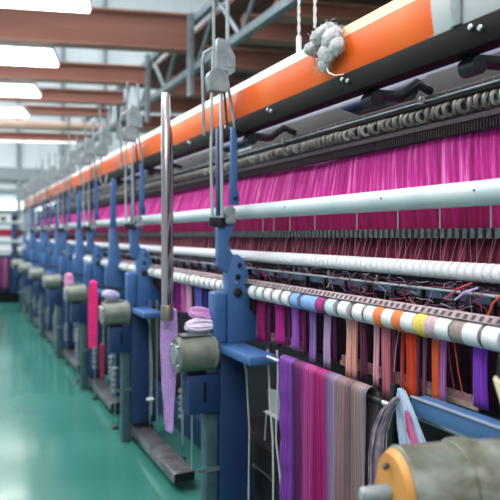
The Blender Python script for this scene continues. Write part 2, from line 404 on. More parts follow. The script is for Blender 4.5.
# ---------- foot rails ----------
def make_foot():
    o = thing('foot_rail', '', 'rail', (1.2, 0, 0), 'dark steel foot rails between the loom posts')
    fb_ = MB().box((0, -1.06, 0.055), (0.14, 0.14, 0.12), 0.005); fb_ = fb_.build('bar', mat('worn_steel', (150, 150, 158), 0.3, 0.7, (112, 110, 118), 12.0), o)
    MB().box((0.006, -1.064, 0.06), (0.134, -1.0605, 0.115)).build('end_plug', M_rubber, fb_, False)
    for yy in (-0.9, -0.25): MB().lathe([(0, 0.03), (0.02, 0.03), (0.021, 0.012), (0.056, 0.012)], (0.07, yy, 0), 'z', 12).build('foot', M_rubber, o)
    return o
fr = make_foot()
fl = ['dark steel foot rail nearest the camera, left of the large blue post', 'dark steel foot rail below the bright pink hank', 'third dark foot rail from the camera', 'fourth dark foot rail from the camera', 'far small foot rail down the row']
for i in range(5):
    o = fr if i == 0 else copy_tree(fr)
    o.location = (1.2, post_Y[i + 2] - 0.2 + 0.18, 0); o['label'] = fl[i]

# ---------- overhead tension heads ----------
def make_head(bars=True, rod=3.2):
    o = thing('tension_head', '', 'tensioner', (1.2, 0, 1.66), 'grey tension heads hung above the loom')
    ub = MB().prism([(-0.02, 0.78), (0.085, 0.78), (0.085, 0.86), (0.04, 0.94), (-0.01, 0.945), (-0.02, 0.90)], -0.045, 0.03, 0.003); ub = ub.build('upper_block', M_cast, o, False)
    MB().box((0.03, -0.05, 0.80), (0.08, -0.046, 0.84)).build('cover_plate', M_cast, ub, False)
    MB().prism([(-0.065, 0.665), (0.03, 0.665), (0.035, 0.75), (0.015, 0.77), (-0.06, 0.765), (-0.075, 0.74)], -0.075, -0.015, 0.003).build('lower_block', M_cast, o, False)
    MB().path([(-0.02, 0.0, 0.90), (-0.07, 0.0, 0.87), (-0.08, 0.0, 0.82), (-0.07, 0.0, 0.45)], 0.009, 8).build('side_loop', M_cast, o)
    if bars:
        MB().path([(-0.045, -0.045, 0.665), (-0.05, -0.045, 0.3), (-0.04, -0.045, 0.0)], 0.013, 6, 0.5).build('flat_bar', M_steel, o)
        MB().path([(0.005, -0.045, 0.665), (0.008, -0.045, 0.3), (0.012, -0.045, 0.03)], 0.015, 6, 0.5).build('flat_bar', M_steel, o)
        MB().box((-0.06, -0.06, -0.02), (0.03, -0.062 + 0.03, 0.03), 0.006).build('clevis', M_dsteel, o)
        MB().path([(0.05, 0.0, 0.78), (0.10, -0.01, 0.50)], 0.009, 6).build('stay', M_cast, o)
        MB().path([(0.03, -0.01, 0.78), (0.05, -0.02, 0.48)], 0.007, 6).build('stay', M_dsteel, o)
    else:
        MB().path([(-0.02, -0.045, 0.665), (-0.03, -0.045, 0.45), (-0.01, -0.045, 0.40), (0.02, -0.045, 0.43), (0.03, -0.045, 0.5)], 0.010, 8).build('hook', M_steel, o)
    MB().path([(-0.035, -0.045, 0.765), (-0.035, -0.045, rod)], 0.0085, 8).build('ceiling_rod', M_cast, o)
    MB().path([(0.06, 0.0, 0.86), (0.06, 0.0, rod)], 0.011, 8).build('ceiling_rod', M_cast, o)
    return o
hd = make_head(); hd2 = make_head(rod=1.12)
hl = ['large grey tension head above the near blue post', 'grey tension head left of the tall chrome tube', 'third grey tension head with twin bars, over the third post',
      'fourth grey twin bar tension head down the row', 'fifth grey twin bar tension head, blurred', 'sixth small grey twin bar tension head', 'last tiny grey tension head at the far end']
for i, Y in enumerate(post_Y[1:]):
    o = hd if i == 0 else copy_tree(hd2)
    o.location = (1.2, Y, 1.66); o['label'] = hl[i]
COL.objects.unlink(hd2); [bpy.data.objects.remove(c) for c in list(hd2.children_recursive)]; bpy.data.objects.remove(hd2)
hk = make_head(False, 1.12); hk.location = (1.2, 5.8, 1.66); hk['label'] = 'grey head with a hooked tube, between second and third posts'
for i, Y in enumerate((7.55, 9.35, 11.1, 12.9)):
    o = copy_tree(hk); o.location = (1.2, Y, 1.66); o['label'] = 'blurred grey head with a hooked tube, %s of its kind down the row' % ords[i + 1]

# ---------- tall chrome tube ----------
Yt = 3.0
Xt = Xat(166, Yt)
o = thing('chrome_tube', 'tall polished chrome tube standing in front of the loom beside a thinner one', 'tube', (Xt, Yt, 1.18))
MB().lathe([(0, 0.0235), (Zat(95, Xt, Yt) - 1.18, 0.0235), (Zat(93, Xt, Yt) - 1.18, 0.019)], (0, 0, 0), 'z', 20).build('main_tube', M_chrome, o)
MB().path([(0.038, 0.03, 0.03), (0.038, 0.03, 0.85), (0.03, 0.03, 0.95), (0.012, 0.02, 1.03)], 0.010, 10).build('thin_tube', M_chrome, o)
MB().lathe([(-0.01, 0.029), (-0.006, 0.033), (0.065, 0.033), (0.07, 0.029)], (0.006, 0.0, 0), 'z', 20).build('collar', mat('bronze_collar', (120, 118, 110), 0.4, 0.7), o)

# =====================================================================
# ORANGE BEAM and things on it
# =====================================================================
XB = 1.30; YN, YF = 0.55, 15.0
zt, zc, zo, zb = ZK(-60, XB), ZK(-43, XB), ZK(9, XB), ZK(39, XB)
o = thing('top_beam', 'long orange and white overhead beam with a black underside flange', 'beam', (XB, 0, zo))
Yw = Yat(430, XB)     # orange paint ends, grey paint begins nearer the camera
h = zc - zo
def orange():
    m = bpy.data.materials.new('worn_orange_paint'); m.use_nodes = True; nt = m.node_tree; b = nt.nodes['Principled BSDF']
    b.inputs['Roughness'].default_value = 0.35; b.inputs['Specular IOR Level'].default_value = 0.3
    tc = nt.nodes.new('ShaderNodeTexCoord'); sp = nt.nodes.new('ShaderNodeSeparateXYZ'); nt.links.new(tc.outputs['Object'], sp.inputs['Vector'])
    nz = nt.nodes.new('ShaderNodeTexNoise'); nz.inputs['Scale'].default_value = 14; nt.links.new(tc.outputs['Object'], nz.inputs['Vector'])
    mp = nt.nodes.new('ShaderNodeMapRange'); mp.inputs['From Min'].default_value = Yw - 0.01; mp.inputs['From Max'].default_value = Yw + 0.0
    ad = nt.nodes.new('ShaderNodeMath'); ad.operation = 'MULTIPLY_ADD'; ad.inputs[1].default_value = 0.10; ad.inputs[2].default_value = -0.05
    nt.links.new(nz.outputs['Fac'], ad.inputs[0]); a2 = nt.nodes.new('ShaderNodeMath'); a2.operation = 'ADD'
    nt.links.new(sp.outputs['Y'], a2.inputs[0]); nt.links.new(ad.outputs[0], a2.inputs[1]); nt.links.new(a2.outputs[0], mp.inputs['Value'])
    n2 = nt.nodes.new('ShaderNodeTexNoise'); n2.inputs['Scale'].default_value = 3; nt.links.new(tc.outputs['Object'], n2.inputs['Vector'])
    r = nt.nodes.new('ShaderNodeValToRGB'); r.color_ramp.elements[0].position = 0.45; r.color_ramp.elements[0].color = lin((218, 88, 18))
    r.color_ramp.elements[1].position = 0.75; r.color_ramp.elements[1].color = lin((216, 106, 36))
    nt.links.new(n2.outputs['Fac'], r.inputs['Fac'])
    mx = nt.nodes.new('ShaderNodeMix'); mx.data_type = 'RGBA'
    nt.links.new(mp.outputs['Result'], mx.inputs[0]); mx.inputs[6].default_value = lin((176, 182, 186)); nt.links.new(r.outputs['Color'], mx.inputs[7])
    nt.links.new(mx.outputs[2], b.inputs['Base Color']); return m
M_or = orange()
MB().box((0, YN, 0), (0.09, YF, h), 0.003).build('orange_face', M_or, o)
b = MB(); b.prism([(0, h + 0.0005), (0.09, h + 0.0005), (0.09, h + zt - zc), (0.012, h + zt - zc)], Yat(338, XB), YF); b.build('white_top_edge', mat('white_edge_paint', (236, 238, 240), 0.4), o, False)
b = MB(); b.prism([(0, h + 0.0005), (0.09, h + 0.0005), (0.09, h + zt - zc), (0.012, h + zt - zc)], YN, Yat(338, XB) - 0.001); b.build('peach_top_edge', mat('faded_orange_paint', (232, 176, 134), 0.4), o, False)
flg = MB().box((-0.006, YN, zb - zo), (0.06, YF, -0.0005), 0.003); flg = flg.build('black_flange', M_flange, o)
for px in (270, 345, 474, 130, 190, 228):
    yy = Yat(px, XB)
    for dy, dz in ((0, -0.022), (-0.035, -0.035)):
        MB().lathe([(-0.018, 0.006), (-0.015, 0.009), (-0.006, 0.009)], (0, yy + dy, dz), 'x', 10).build('bolt', M_steel, flg)
for px in (458,):
    yy = Yat(px, XB); MB().box((-0.012, yy - 0.02, 0.0), (-0.001, yy + 0.02, 0.2), 0.003).build('strap', M_cast, o)
# lint clump
Yl = Yat(333, 1.29)
def blob(name, m, parts, loc, parent=None, amp=0.25, seed=1):
    rnd = random.Random(seed); b = bmesh.new()
    for (c, s) in parts:
        q = bmesh.new(); bmesh.ops.create_icosphere(q, subdivisions=3, radius=1.0)
        for v in q.verts: v.co = Vector((c[i] + v.co[i] * s[i] * (1 + amp * (rnd.random() - 0.5)) for i in range(3)))
        me = bpy.data.meshes.new('t'); q.to_mesh(me); q.free(); b.from_mesh(me); bpy.data.meshes.remove(me)
    # loose fibres
    mb = MB(); mb.bm.free(); mb.bm = b
    for k in range(420):
        c, s = rnd.choice(parts); d = Vector((rnd.gauss(0, 1), rnd.gauss(0, 1), rnd.gauss(0, 1))).normalized()
        p0 = Vector([c[i] + d[i] * s[i] * 0.9 for i in range(3)]); t = Vector((rnd.gauss(0, 1), rnd.gauss(0, 1), rnd.gauss(0, 1))) * 0.009
        mb.path([p0, p0 + t * 0.6 + d * 0.008, p0 + t + d * 0.004], 0.0009, 4)
    o = mb.build(name, m, parent); o.location = loc
    return o
M_lint = mat('grey_lint', (200, 200, 202), 0.95, 0.0, (168, 168, 172), 60.0, bump=0.6)
zc0 = Zat(45, 1.28, Yl)
ln = blob('lint_clump', M_lint, [((-0.01, 0.09, 0.02), (0.028, 0.032, 0.026)), ((0, 0.05, 0.055), (0.035, 0.045, 0.033)), ((-0.01, 0.01, 0.05), (0.035, 0.04, 0.035)), ((-0.015, -0.02, 0.015), (0.03, 0.04, 0.045)),
                                ((-0.018, 0.0, -0.03), (0.022, 0.04, 0.045)), ((-0.018, -0.045, -0.025), (0.022, 0.03, 0.035)), ((-0.018, 0.02, -0.065), (0.016, 0.022, 0.035))], (1.285, Yl, zc0), amp=0.22)
ln.scale = (1.1, 1.4, 1.0)
tag(ln, 'fluffy clump of grey lint caught on the orange beam', 'lint')
th = MB().path([(0, 0, 0), (-0.01, -0.02, -0.025), (-0.01, -0.05, -0.045), (0, -0.08, -0.05)], 0.0025, 6).build('loose_end', M_cord, ln)
th.location = (-0.02, -0.0, -0.09)
# ropes
for px, y0, wt, lb in ((299, 58, True, 'white rope ending in a white cylindrical weight on the orange beam'), (315, 28, False, 'thin white twisted rope hanging behind the grey lint clump')):
    X = 1.37; Yr = Yat(px, X); zr = Zat(y0, X, Yr)
    if wt: zr = zt + 0.002
    o = thing('hanging_rope', lb, 'rope', (X, Yr, zr))
    mb = MB()
    for s in (0, PI):
        mb.path([(0.004 * math.cos(k * 0.9 + s), 0.004 * math.sin(k * 0.9 + s), (0.1 if wt else 0) + k * 0.012) for k in range(130)], 0.0045, 6)
    mb.build('twisted_strand', M_cord, o)
    if wt: MB().lathe([(0, 0.010), (0.002, 0.0125), (0.098, 0.0125), (0.1, 0.009)], axis='z', n=16).build('weight', M_white, o)

# =====================================================================
# LONG RAILS of the loom
# =====================================================================
# silver tube
Xs = 1.36; r = 13.5 / 489 * Xs
o = thing('silver_rail_tube', 'thick pale silver tube running the length of the loom over the magenta yarn', 'tube', (Xs, 0, ZK(191.5, Xs)))
MB().lathe([(0.55, r), (15.0, r)], axis='y', n=28).build('tube', M_tube, o)
for px in (227, 292, 390, 484): MB().lathe([(-r - 0.0025, 0.003), (-r + 0.002, 0.003)], (0, Yat(px, Xs), 0.006), 'x', 8).build('rivet', M_black, o)
for px in (263, 274, 290, 315, 357, 398, 440, 491):
    yy = Yat(px, Xs)
    MB().path([(0.0, yy, -r + 0.004), (0.0, yy, ZK(228, Xs) - ZK(191.5, Xs))], 0.0022, 6).build('guide_pin', M_steel, o)

# magenta yarn sheet
M_mag = yarn('magenta_yarn', [(0.36, (132, 10, 92)), (0.46, (176, 28, 128)), (0.54, (198, 44, 148)), (0.66, (234, 130, 200))], 52.0, 0.5)
def yarn_sheet(name, m, x0, z0, x1, z1, ya, yb, shear, label, step=0.006, waves=0.0, rows=12, cat='yarn', sag=0.0):
    n = int((yb - ya) / step); R = []
    for i in range(rows):
        f = i / (rows - 1); row = []
        for j in range(n + 1):
            y = ya + (yb - ya) * j / n
            a = 0.0022 * math.sin(j * PI / 2 * 1.0) + waves * math.sin(y * 7.3) * math.sin(f * PI)
            g = 0.012 * math.sin(y * 3.51 + 1.0) * (1 - f) + 0.006 * math.sin(y * 11.3) * (1 - f)
            row.append((x0 + (x1 - x0) * f + a + (0.05 * math.exp(-f * 14) if sag else 0), y - shear * f + 0.01 * math.sin(y * 5.1) * f, z0 + (z1 - z0) * f + (g if sag else 0) - 0.02 * math.sin(f * PI) * sag))
        R.append(row)
    o = sheet(name, m, R, uv=lambda i, j: (j * (yb - ya) / n, i / (rows - 1)))
    md = o.modifiers.new('thickness', 'SOLIDIFY'); md.thickness = 0.004
    return tag(o, label, cat)
X0, X1 = 1.63, 1.50
yarn_sheet('magenta_yarn_sheet', M_mag, X0, ZK(119, X0), X1, ZK(186, X1), 0.6, 14.8, 0.15, 'wide sheet of bright magenta yarn hanging above the silver tube', sag=0.3)
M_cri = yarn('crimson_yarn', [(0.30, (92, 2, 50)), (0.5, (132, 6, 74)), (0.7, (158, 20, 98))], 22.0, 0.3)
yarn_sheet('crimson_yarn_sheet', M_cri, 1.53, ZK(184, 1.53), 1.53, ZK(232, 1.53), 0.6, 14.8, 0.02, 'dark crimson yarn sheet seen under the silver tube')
M_crd = yarn('dark_crimson_yarn', [(0.32, (48, 8, 26)), (0.5, (92, 16, 44)), (0.66, (150, 60, 84)), (0.75, (186, 120, 134))], 60.0, 0.6)
yarn_sheet('threaded_yarn_sheet', M_crd, 1.50, ZK(234, 1.50), 1.46, ZK(266, 1.46), 0.6, 14.8, 0.03, 'maroon threads passing down between the toothed comb and the white wound roll')
# fine light threads over it
def threads(name, n, fa, fb, r, m, label, ya=0.8, yb=7.5, cat='thread', jit=0.03, mid=0.0):
    mb = MB()
    for k in range(n):
        y = ya + (yb - ya) * (k + random.random()) / n
        a = Vector(fa); b = Vector(fb); s = random.uniform(-jit, jit)
        P = [Vector((a.x, y, a.z))]
        if mid: P.append(Vector(((a.x + b.x) / 2 - 0.01, y + s * 0.4 + random.uniform(-mid, mid), (a.z + b.z) / 2 + random.uniform(-mid, mid) * 0.5)))
        P.append(Vector((b.x, y + s, b.z)))
        mb.path(P, r, 4, caps=False)
    o = mb.build(name, m); return tag(o, label, cat, kind='stuff')
threads('fine_light_thread', 260, (1.447, 0, ZK(238, 1.447)), (1.432, 0, ZK(264, 1.432)), 0.0007, mat('pinkish_thread', (206, 150, 160), 0.8), 'fine pinkish threads slanting down onto the white wound roll')

# toothed comb
Xc = 1.455
o = thing('guide_comb', 'dark grey toothed comb bar running below the silver tube', 'comb', (Xc, 0, ZK(233, Xc)))
hh = 5 / 489 * Xc
MB().box((0.0, 0.6, -hh), (0.05, 14.9, hh), 0.002).build('bar', M_dsteel, o, False)
t = MB(); y = 0.62
while y < 9: t.box((-0.012, y, -hh * 1.1), (-0.0005, y + 0.018, hh * 1.05)); y += 0.033
tt = t.build('tooth', mat('tooth_grey', (128, 130, 132), 0.5, 0.3, (92, 94, 98), 60.0), o, False); tt['kind'] = 'stuff'
# white wound roll
Xr = 1.42; rr = 10 / 489 * Xr
o = thing('wound_roll', 'long white roll tightly wound with cord below the maroon threads', 'roll', (Xr, 0, ZK(274, Xr)))
prof = []; y = 0.55
while y < 15.0:
    pt = 0.034 if y < 7 else 0.08
    prof += [(y, rr * 0.80), (y + pt * 0.12, rr * 0.98), (y + pt * 0.5, rr), (y + pt * 0.8, rr * 0.98), (y + pt * 0.92, rr * 0.80)]; y += pt
MB().lathe(prof, axis='y', n=20).build('winding', M_weave, o)
# glassy blue-grey guide rail
Xg = 1.385
o = thing('guide_rail', 'slim blue grey guide rail under the white wound roll, tangled with threads', 'rail', (Xg, 0, ZK(302, Xg)))
MB().box((0, 0.55, -0.014), (0.02, 14.9, 0.014), 0.004).build('bar', mat('blue_grey_metal', (96, 108, 136), 0.35, 0.5), o)
MB().lathe([(0.55, 0.005), (14.9, 0.005)], (-0.012, 0, 0.016), 'y', 8).build('wire', M_cast, o)
sl = MB(); y = 0.7
while y < 8: sl.box((-0.014, y, -0.04), (0.0, y + 0.012, 0.012)); y += 0.15
s_ = sl.build('thread_hook', M_black, o, False); s_['kind'] = 'stuff'
# dark backdrop bars behind it
o = thing('needle_bed', 'dark slotted needle bed behind the hanging yarn strips', 'machine bed', (1.56, 0, 0))
MB().box((0, 0.6, ZK(298, 1.56)), (0.1, 14.9, ZK(282, 1.56)), 0.004).build('upper_bed', mat('plum_black_metal', (40, 22, 36), 0.5, 0.2), o)
MB().box((0.06, 0.6, ZK(330, 1.6)), (0.12, 14.9, ZK(300, 1.56)), 0.004).build('lower_bed', M_black, o)
# tangled threads
def tangle(name, n, m, r, label, ya, yb, zlo, zhi, x0, x1, L=0.09, seed=3):
    rnd = random.Random(seed); mb = MB()
    for k in range(n):
        y = ya + (yb - ya) * rnd.random() ** 1.4; z = rnd.uniform(zlo, zhi); x = rnd.uniform(x0, x1)
        P = [Vector((x, y, z))]
        d = Vector((rnd.uniform(-.2, .2), rnd.gauss(0, 1), rnd.gauss(0, 0.6))).normalized()
        for s in range(4):
            d = (d + Vector((rnd.gauss(0, .2), rnd.gauss(0, .4), rnd.gauss(0, .4)))).normalized()
            q = P[-1] + d * L / 4
            q.z = min(max(q.z, zlo), zhi); q.x = min(max(q.x, x0), x1); P.append(q)
        mb.path(P, r, 4, caps=False)
    o = mb.build(name, m); return tag(o, label, 'thread', kind='stuff')
zlo, zhi = ZK(322, 1.39), ZK(286, 1.39)
tangle('white_thread_end', 200, mat('off_white_thread', (168, 156, 172), 0.8), 0.0008, 'tangled white thread ends around the guide rail', 0.9, 6.5, zlo, zhi, 1.355, 1.41)
tangle('crimson_thread_end', 110, mat('crimson_thread', (130, 22, 60), 0.8), 0.002, 'tangled crimson thread ends around the guide rail', 0.9, 6.5, zlo, zhi - 0.02, 1.36, 1.41, 0.12, 5)
tangle('plum_thread_end', 150, mat('plum_thread', (78, 30, 72), 0.8), 0.0018, 'tangled plum thread ends around the guide rail', 0.9, 6.5, zlo, zhi - 0.02, 1.36, 1.41, 0.12, 9)
tangle('dark_thread_end', 320, mat('dark_thread', (46, 24, 42), 0.8), 0.002, 'tangled dark thread ends around the guide rail', 0.9, 6.5, zlo, zhi - 0.01, 1.37, 1.415, 0.12, 11)
for (px0, y0, px1, y1, c, lb) in ((446, 299, 472, 283, (190, 60, 70), 'thick red thread rising over the guide rail at right'), (488, 316, 500, 296, (222, 90, 60), 'orange thread at the right edge above the spools'),
                                  (455, 300, 478, 288, (200, 170, 220), 'lilac thread crossing the guide rail at right')):
    X = 1.355; a = (X, Yat(px0, X), Zat(y0, X, Yat(px0, X))); b_ = (X, Yat(px1, X), Zat(y1, X, Yat(px1, X)))
    m_ = ((a[0] + b_[0]) / 2 - 0.006, (a[1] + b_[1]) / 2, (a[2] + b_[2]) / 2 + 0.006)
    tag(MB().path([a, m_, b_], 0.0032, 6).build('loose_thread', mat('loose_' + str(px0), c, 0.8)), lb, 'thread')

# =====================================================================
# upper needle bar with rings
# =====================================================================
Xn = 1.60
zr1, zr0 = ZK(85, Xn), ZK(108, Xn)
o = thing('ring_bar', 'grey bar lined with rings above the magenta yarn', 'ring bar', (Xn, 0, 0))
M_mauve = mat('mauve_grey_metal', (112, 98, 106), 0.5, 0.3)
MB().box((-0.01, 0.6, ZK(114, Xn)), (0.03, 14.9, ZK(108.5, Xn)), 0.002).build('lower_lip', M_mauve, o, False)
MB().box((-0.004, 0.6, zr1), (0.03, 14.9, zr1 + 0.006), 0.001).build('upper_lip', M_mauve, o, False)
MB().box((0.03, 0.6, zr0), (0.036, 14.9, zr1)).build('back_plate', M_mauve, o, False)
zm = (zr0 + zr1) / 2
M_ring = mat('ring_grey', (168, 164, 158), 0.5, 0.1, (116, 112, 110), 30.0)
rg = MB(); rg.torus((0, 0, 0), 0.022, 0.0085, 'y', 14, 6); ring = rg.build('ring', M_ring, o); y = 0.75; ring.location = (0.006, y, zm)
rg2 = MB(); rg2.torus((0, 0, 0), 0.02, 0.007, 'y', 14, 6); ring2 = rg2.build('ring', mat('ring_pale', (190, 196, 184), 0.5), o); ring2.location = (0.006, y + 0.04, zm)
y += 0.08
for k in range(98):
    c = (ring if random.random() < 0.72 else ring2).copy(); COL.objects.link(c); c.location = (0.006, y, zm + random.uniform(-.002, .002)); c.rotation_euler = (0, 0, random.uniform(-.5, .5)); y += 0.036
rest = MB()
while y < 14.8: rest.torus((0.006, y, zm), 0.022, 0.0085, 'y', 8, 4); y += 0.05
rs = rest.build('ring', M_ring, o); rs['kind'] = 'stuff'
nb = MB(); y = 0.62
while y < 9: nb.box((-0.006, y, ZK(125, Xn)), (0.0, y + 0.006, ZK(114.5, Xn))); y += 0.0135
n_ = nb.build('needle', mat('needle_dark', (84, 66, 76), 0.5, 0.4), o, False); n_['kind'] = 'stuff'
MB().box((0.004, 0.6, ZK(126, Xn)), (0.012, 14.9, ZK(114.5, Xn))).build('needle_backing', mat('needle_back', (46, 34, 40), 0.6), o, False)
w = MB(); rnd = random.Random(4); y = 0.9
while y < 8:
    p = Vector((-0.004, y, zr1 + 0.006)); q = p + Vector((rnd.uniform(-.01, .0), rnd.uniform(-.02, .02), rnd.uniform(.01, .03))); w.path([p, (p + q) / 2 + Vector((0, .006, .004)), q], 0.0012, 4); y += rnd.uniform(0.03, 0.12)
wf_ = w.build('wire_tail', mat('pale_wire', (178, 170, 172), 0.6), o); wf_['kind'] = 'stuff'
# dark grey rail above
Xd = 1.60
o = thing('dark_rail', 'dark grey square rail between the orange beam and the ring bar', 'rail', (Xd, 0, 0))
MB().box((0, 0.6, ZK(82, Xd)), (0.05, 14.9, ZK(74, Xd)), 0.003).build('bar', mat('mid_grey_metal', (98, 98, 106), 0.4, 0.5), o)
MB().box((0.01, 0.6, ZK(84.6, Xd) + 0.003), (0.03, 14.9, ZK(82.4, Xd))).build('lower_channel', M_black, o, False)
MB().lathe([(0.6, 0.005), (14.9, 0.005)], (-0.006, 0, ZK(81, Xd)), 'y', 8).build('wire', M_cast, o)
for px in (427, 287, 215): 
    yy = Yat(px, Xd); MB().box((-0.03, yy - 0.012, ZK(85, Xd)), (-0.016, yy + 0.012, ZK(76, Xd)), 0.004).build('clip', M_steel, o)
# slanting cover panels behind
o = thing('cover_panel', 'row of slanting grey sheet metal covers under the orange beam', 'cover', (1.72, 0, 0))
M_cov = mat('cover_grey', (44, 44, 49), 0.7, 0.0, (34, 34, 39), 5.0)
for i in range(9):
    ya = 0.75 + i * 1.6; yb = ya + 1.35
    b = MB(); b.prism([(ya, ZK(86, 1.72)), (yb, ZK(86, 1.72)), (yb - 0.12, ZK(50, 1.72)), (ya + 0.3, ZK(53, 1.72))], 0.0, 0.02, 0.003, 'x'); b.build('panel', M_cov, o)
o = thing('rear_beam', 'navy blue tubular beam behind the grey covers', 'beam', (2.1, 0, ZK(58, 2.1)))
MB().lathe([(0.6, 0.05), (14.8, 0.05)], axis='y', n=16).build('tube', mat('navy_tube', (36, 46, 80), 0.4), o)
o = thing('rear_white_beam', 'pale beam running behind the navy tube', 'beam', (2.5, 0, ZK(47, 2.5)))
MB().box((0, 0.6, -0.03), (0.06, 14.8, 0.03), 0.004).build('bar', M_white, o)
# curved lever arms under the beam
def make_arm():
    o = thing('lever_arm', '', 'lever', (1.40, 0, 0), 'dark curved lever arms under the orange beam')
    z1, z2 = ZK(30, 1.4), ZK(78, 1.6)
    MB().path([(-0.06, 0, zb - 0.0), (-0.02, 0.0, zb - 0.01), (0.06, -0.03, z1 - 0.08), (0.14, -0.03, z2 + 0.05), (0.215, -0.02, z2 + 0.03)], [0.02, 0.022, 0.022, 0.02, 0.016], 10).build('arm', M_dsteel, o)
    MB().lathe([(-0.03, 0.028), (0.03, 0.028)], (-0.04, 0, zb - 0.0285), 'y', 16).build('pivot', M_dsteel, o)
    return o
am = make_arm()
for i, px in enumerate((472, 372, 250, 150, 118)):
    o = am if i == 0 else copy_tree(am); o.location = (1.4, Yat(px, 1.36), 0)
    o['label'] = ['dark curved lever arm under the beam near the right edge', 'dark curved lever arm under the beam right of the lint clump', 'dark curved lever arm right of the large post head',
                  'dark curved lever arm behind the tall chrome tube', 'dark curved lever arm far down the row'][i]

# =====================================================================
# spool row and hanging yarns
# =====================================================================
Xp = 1.35; zs = ZK(339, Xp); rs_ = 13 / 489 * Xp
o = thing('spool_rod', 'thin steel rod carrying the row of white spools', 'rod', (Xp, 0, zs))
MB().lathe([(0.9, 0.007), (13.5, 0.007)], axis='y', n=8).build('rod', M_steel, o)
o = thing('spool_rack_strip', 'perforated mauve strip along the top of the white spools', 'strip', (Xp, 0, 0))
st = MB(); st.prism([(-0.018, ZK(324.5, Xp)), (-0.012, ZK(324.5, Xp)), (0.006, ZK(317.5, Xp)), (0.0, ZK(317.5, Xp))], 0.7, 13.5); st.build('strip', mat('strip_mauve', (176, 156, 160), 0.7, 0.0, (134, 112, 120), 30.0), o, False)
hs = MB(); y = 0.75
while y < 7: hs.prism([(-0.0165, ZK(323.5, Xp)), (-0.013, ZK(323.5, Xp)), (-0.0025, ZK(319, Xp)), (-0.006, ZK(319, Xp))], y, y + 0.013); y += 0.031
h_ = hs.build('slot', M_black, o, False); h_['kind'] = 'stuff'
def make_spool(m, name='white_spool', wrap=False):
    o = thing(name, '', 'spool', (Xp, 0, zs))
    L = 0.031
    if wrap: pr = [(-L, rs_ * 0.8), (-L * 0.9, rs_ * 0.97), (-L * 0.3, rs_ * 1.1), (L * 0.4, rs_ * 1.1), (L * 0.9, rs_ * 0.98), (L, rs_ * 0.8)]
    else: pr = [(-L, rs_ * 0.9), (-L * 0.95, rs_ * 0.99), (-L * 0.3, rs_), (L * 0.9, rs_), (L, rs_ * 0.92)]
    MB().lathe(pr, axis='y', n=24).build('yarn_wrap' if wrap else 'barrel', m, o)
    MB().lathe([(L + 0.001, rs_ * 0.7), (L + 0.002, rs_ * 0.93), (L + 0.014, rs_ * 0.93), (L + 0.016, rs_ * 0.6)], axis='y', n=20).build('flange', mat('spool_flange_grey', (92, 88, 94), 0.5), o)
    return o
M_sp = mat('spool_white', (222, 224, 228), 0.6, 0.0, (204, 208, 214), 20.0)
proto = {}
def spool(kind):
    if kind not in proto:
        c = {'w': None, 'o': (226, 124, 70), 'y': (236, 204, 96), 'm': (196, 170, 182), 'lb': (130, 170, 224), 'mg': (160, 44, 120), 'g': (150, 138, 130), 'pb': (190, 214, 224), 'ol': (196, 196, 190)}[kind]
        proto[kind] = make_spool(M_sp if kind == 'w' else mat('spool_' + kind, c, 0.8, 0, tuple(int(v * .85) for v in c), 50.0), 'white_spool' if kind == 'w' else 'coloured_spool', kind in ('o', 'y', 'm'))
        return proto[kind]
    return copy_tree(proto[kind])
cols = [(478, 'w', None), (465, 'g', 'grey brown spool between two white ones at the right edge'), (498, 'w', None), (449, 'w', None), (438, 'm', 'dusty mauve spool right of the yellow one'),
        (427, 'y', 'yellow yarn wrapped spool, the only yellow one'), (414, 'w', None), (404, 'o', 'orange yarn wrapped spool just left of the yellow one'), (394, 'w', None), (385, 'o', 'orange yarn wrapped spool farther left, above the pink strip'),
        (376, 'w', None), (364, 'w', None), (349, 'w', None), (336, 'pb', 'very pale blue spool left of the plain white spools'), (325.5, 'mg', 'magenta spool beside the light blue spools'), (318, 'lb', 'light blue spool just left of the magenta spool'),
        (311, 'lb', 'light blue spool second left of the magenta spool'), (300, 'lb', 'light blue spool farthest from the magenta one')]
lastY = None
for px, k, lb in cols:
    s = spool(k); Y = Yat(px, Xp); s.location = (Xp, Y, zs); s['group'] = 'white spools in the long row' if k == 'w' else 'coloured spools in the long row'
    s['label'] = lb or 'plain white spool in the row above the hanging yarn strips'
    lastY = Y if lastY is None else max(lastY, Y)
Y = lastY + 0.085; i = 0
while Y < 8.4:
    if not any(abs(Y - (p + 0.0)) < 0.10 for p in post_Y):
        s = spool('ol' if i % 9 == 6 else 'w'); s.location = (Xp, Y, zs); s['group'] = 'white spools in the long row'
        s['label'] = 'plain white spool in the row above the hanging yarn strips' if i % 9 != 6 else 'greyish spool among the white ones in the row'
    Y += 0.088; i += 1

# hanging yarn strips
def strip(pxa, pxb, ybot, c, label, X=1.372, ytop=None, dark=None):
    Ya, Yb = Yat(pxb, X), Yat(pxa, X)        # Ya nearer
    ym = (Ya + Yb) / 2; pm = (pxa + pxb) / 2
    z0 = zs - rs_ * 0.3; z1 = Zat(ybot, X, ym); W = Yb - Ya
    n = max(8, int(W / 0.0022)); R = []; rows = 8
    ph = random.random() * 6
    for i in range(rows):
        f = i / (rows - 1); row = []
        for j in range(n + 1):
            u = j / n
            w = W * (1 - 0.1 * math.sin(f * PI)); 
            row.append((X - 0.003 * math.sin(j * PI / 2) - 0.007 * math.sin(u * PI) + 0.003 * math.sin(f * 4 + ph), ym - w / 2 + u * w + 0.002 * math.sin(f * 3 + ph), z0 + (z1 - z0) * f))
        R.append(row)
    o = sheet('yarn_strip', yarn3('yarn_%d_%d_%d' % c, c), R, uv=lambda i, j: (j / n * W + ph, i / rows))
    o.modifiers.new('t', 'SOLIDIFY').thickness = 0.006
    return tag(o, label, 'yarn', 'yarn strips hanging from the spool row')
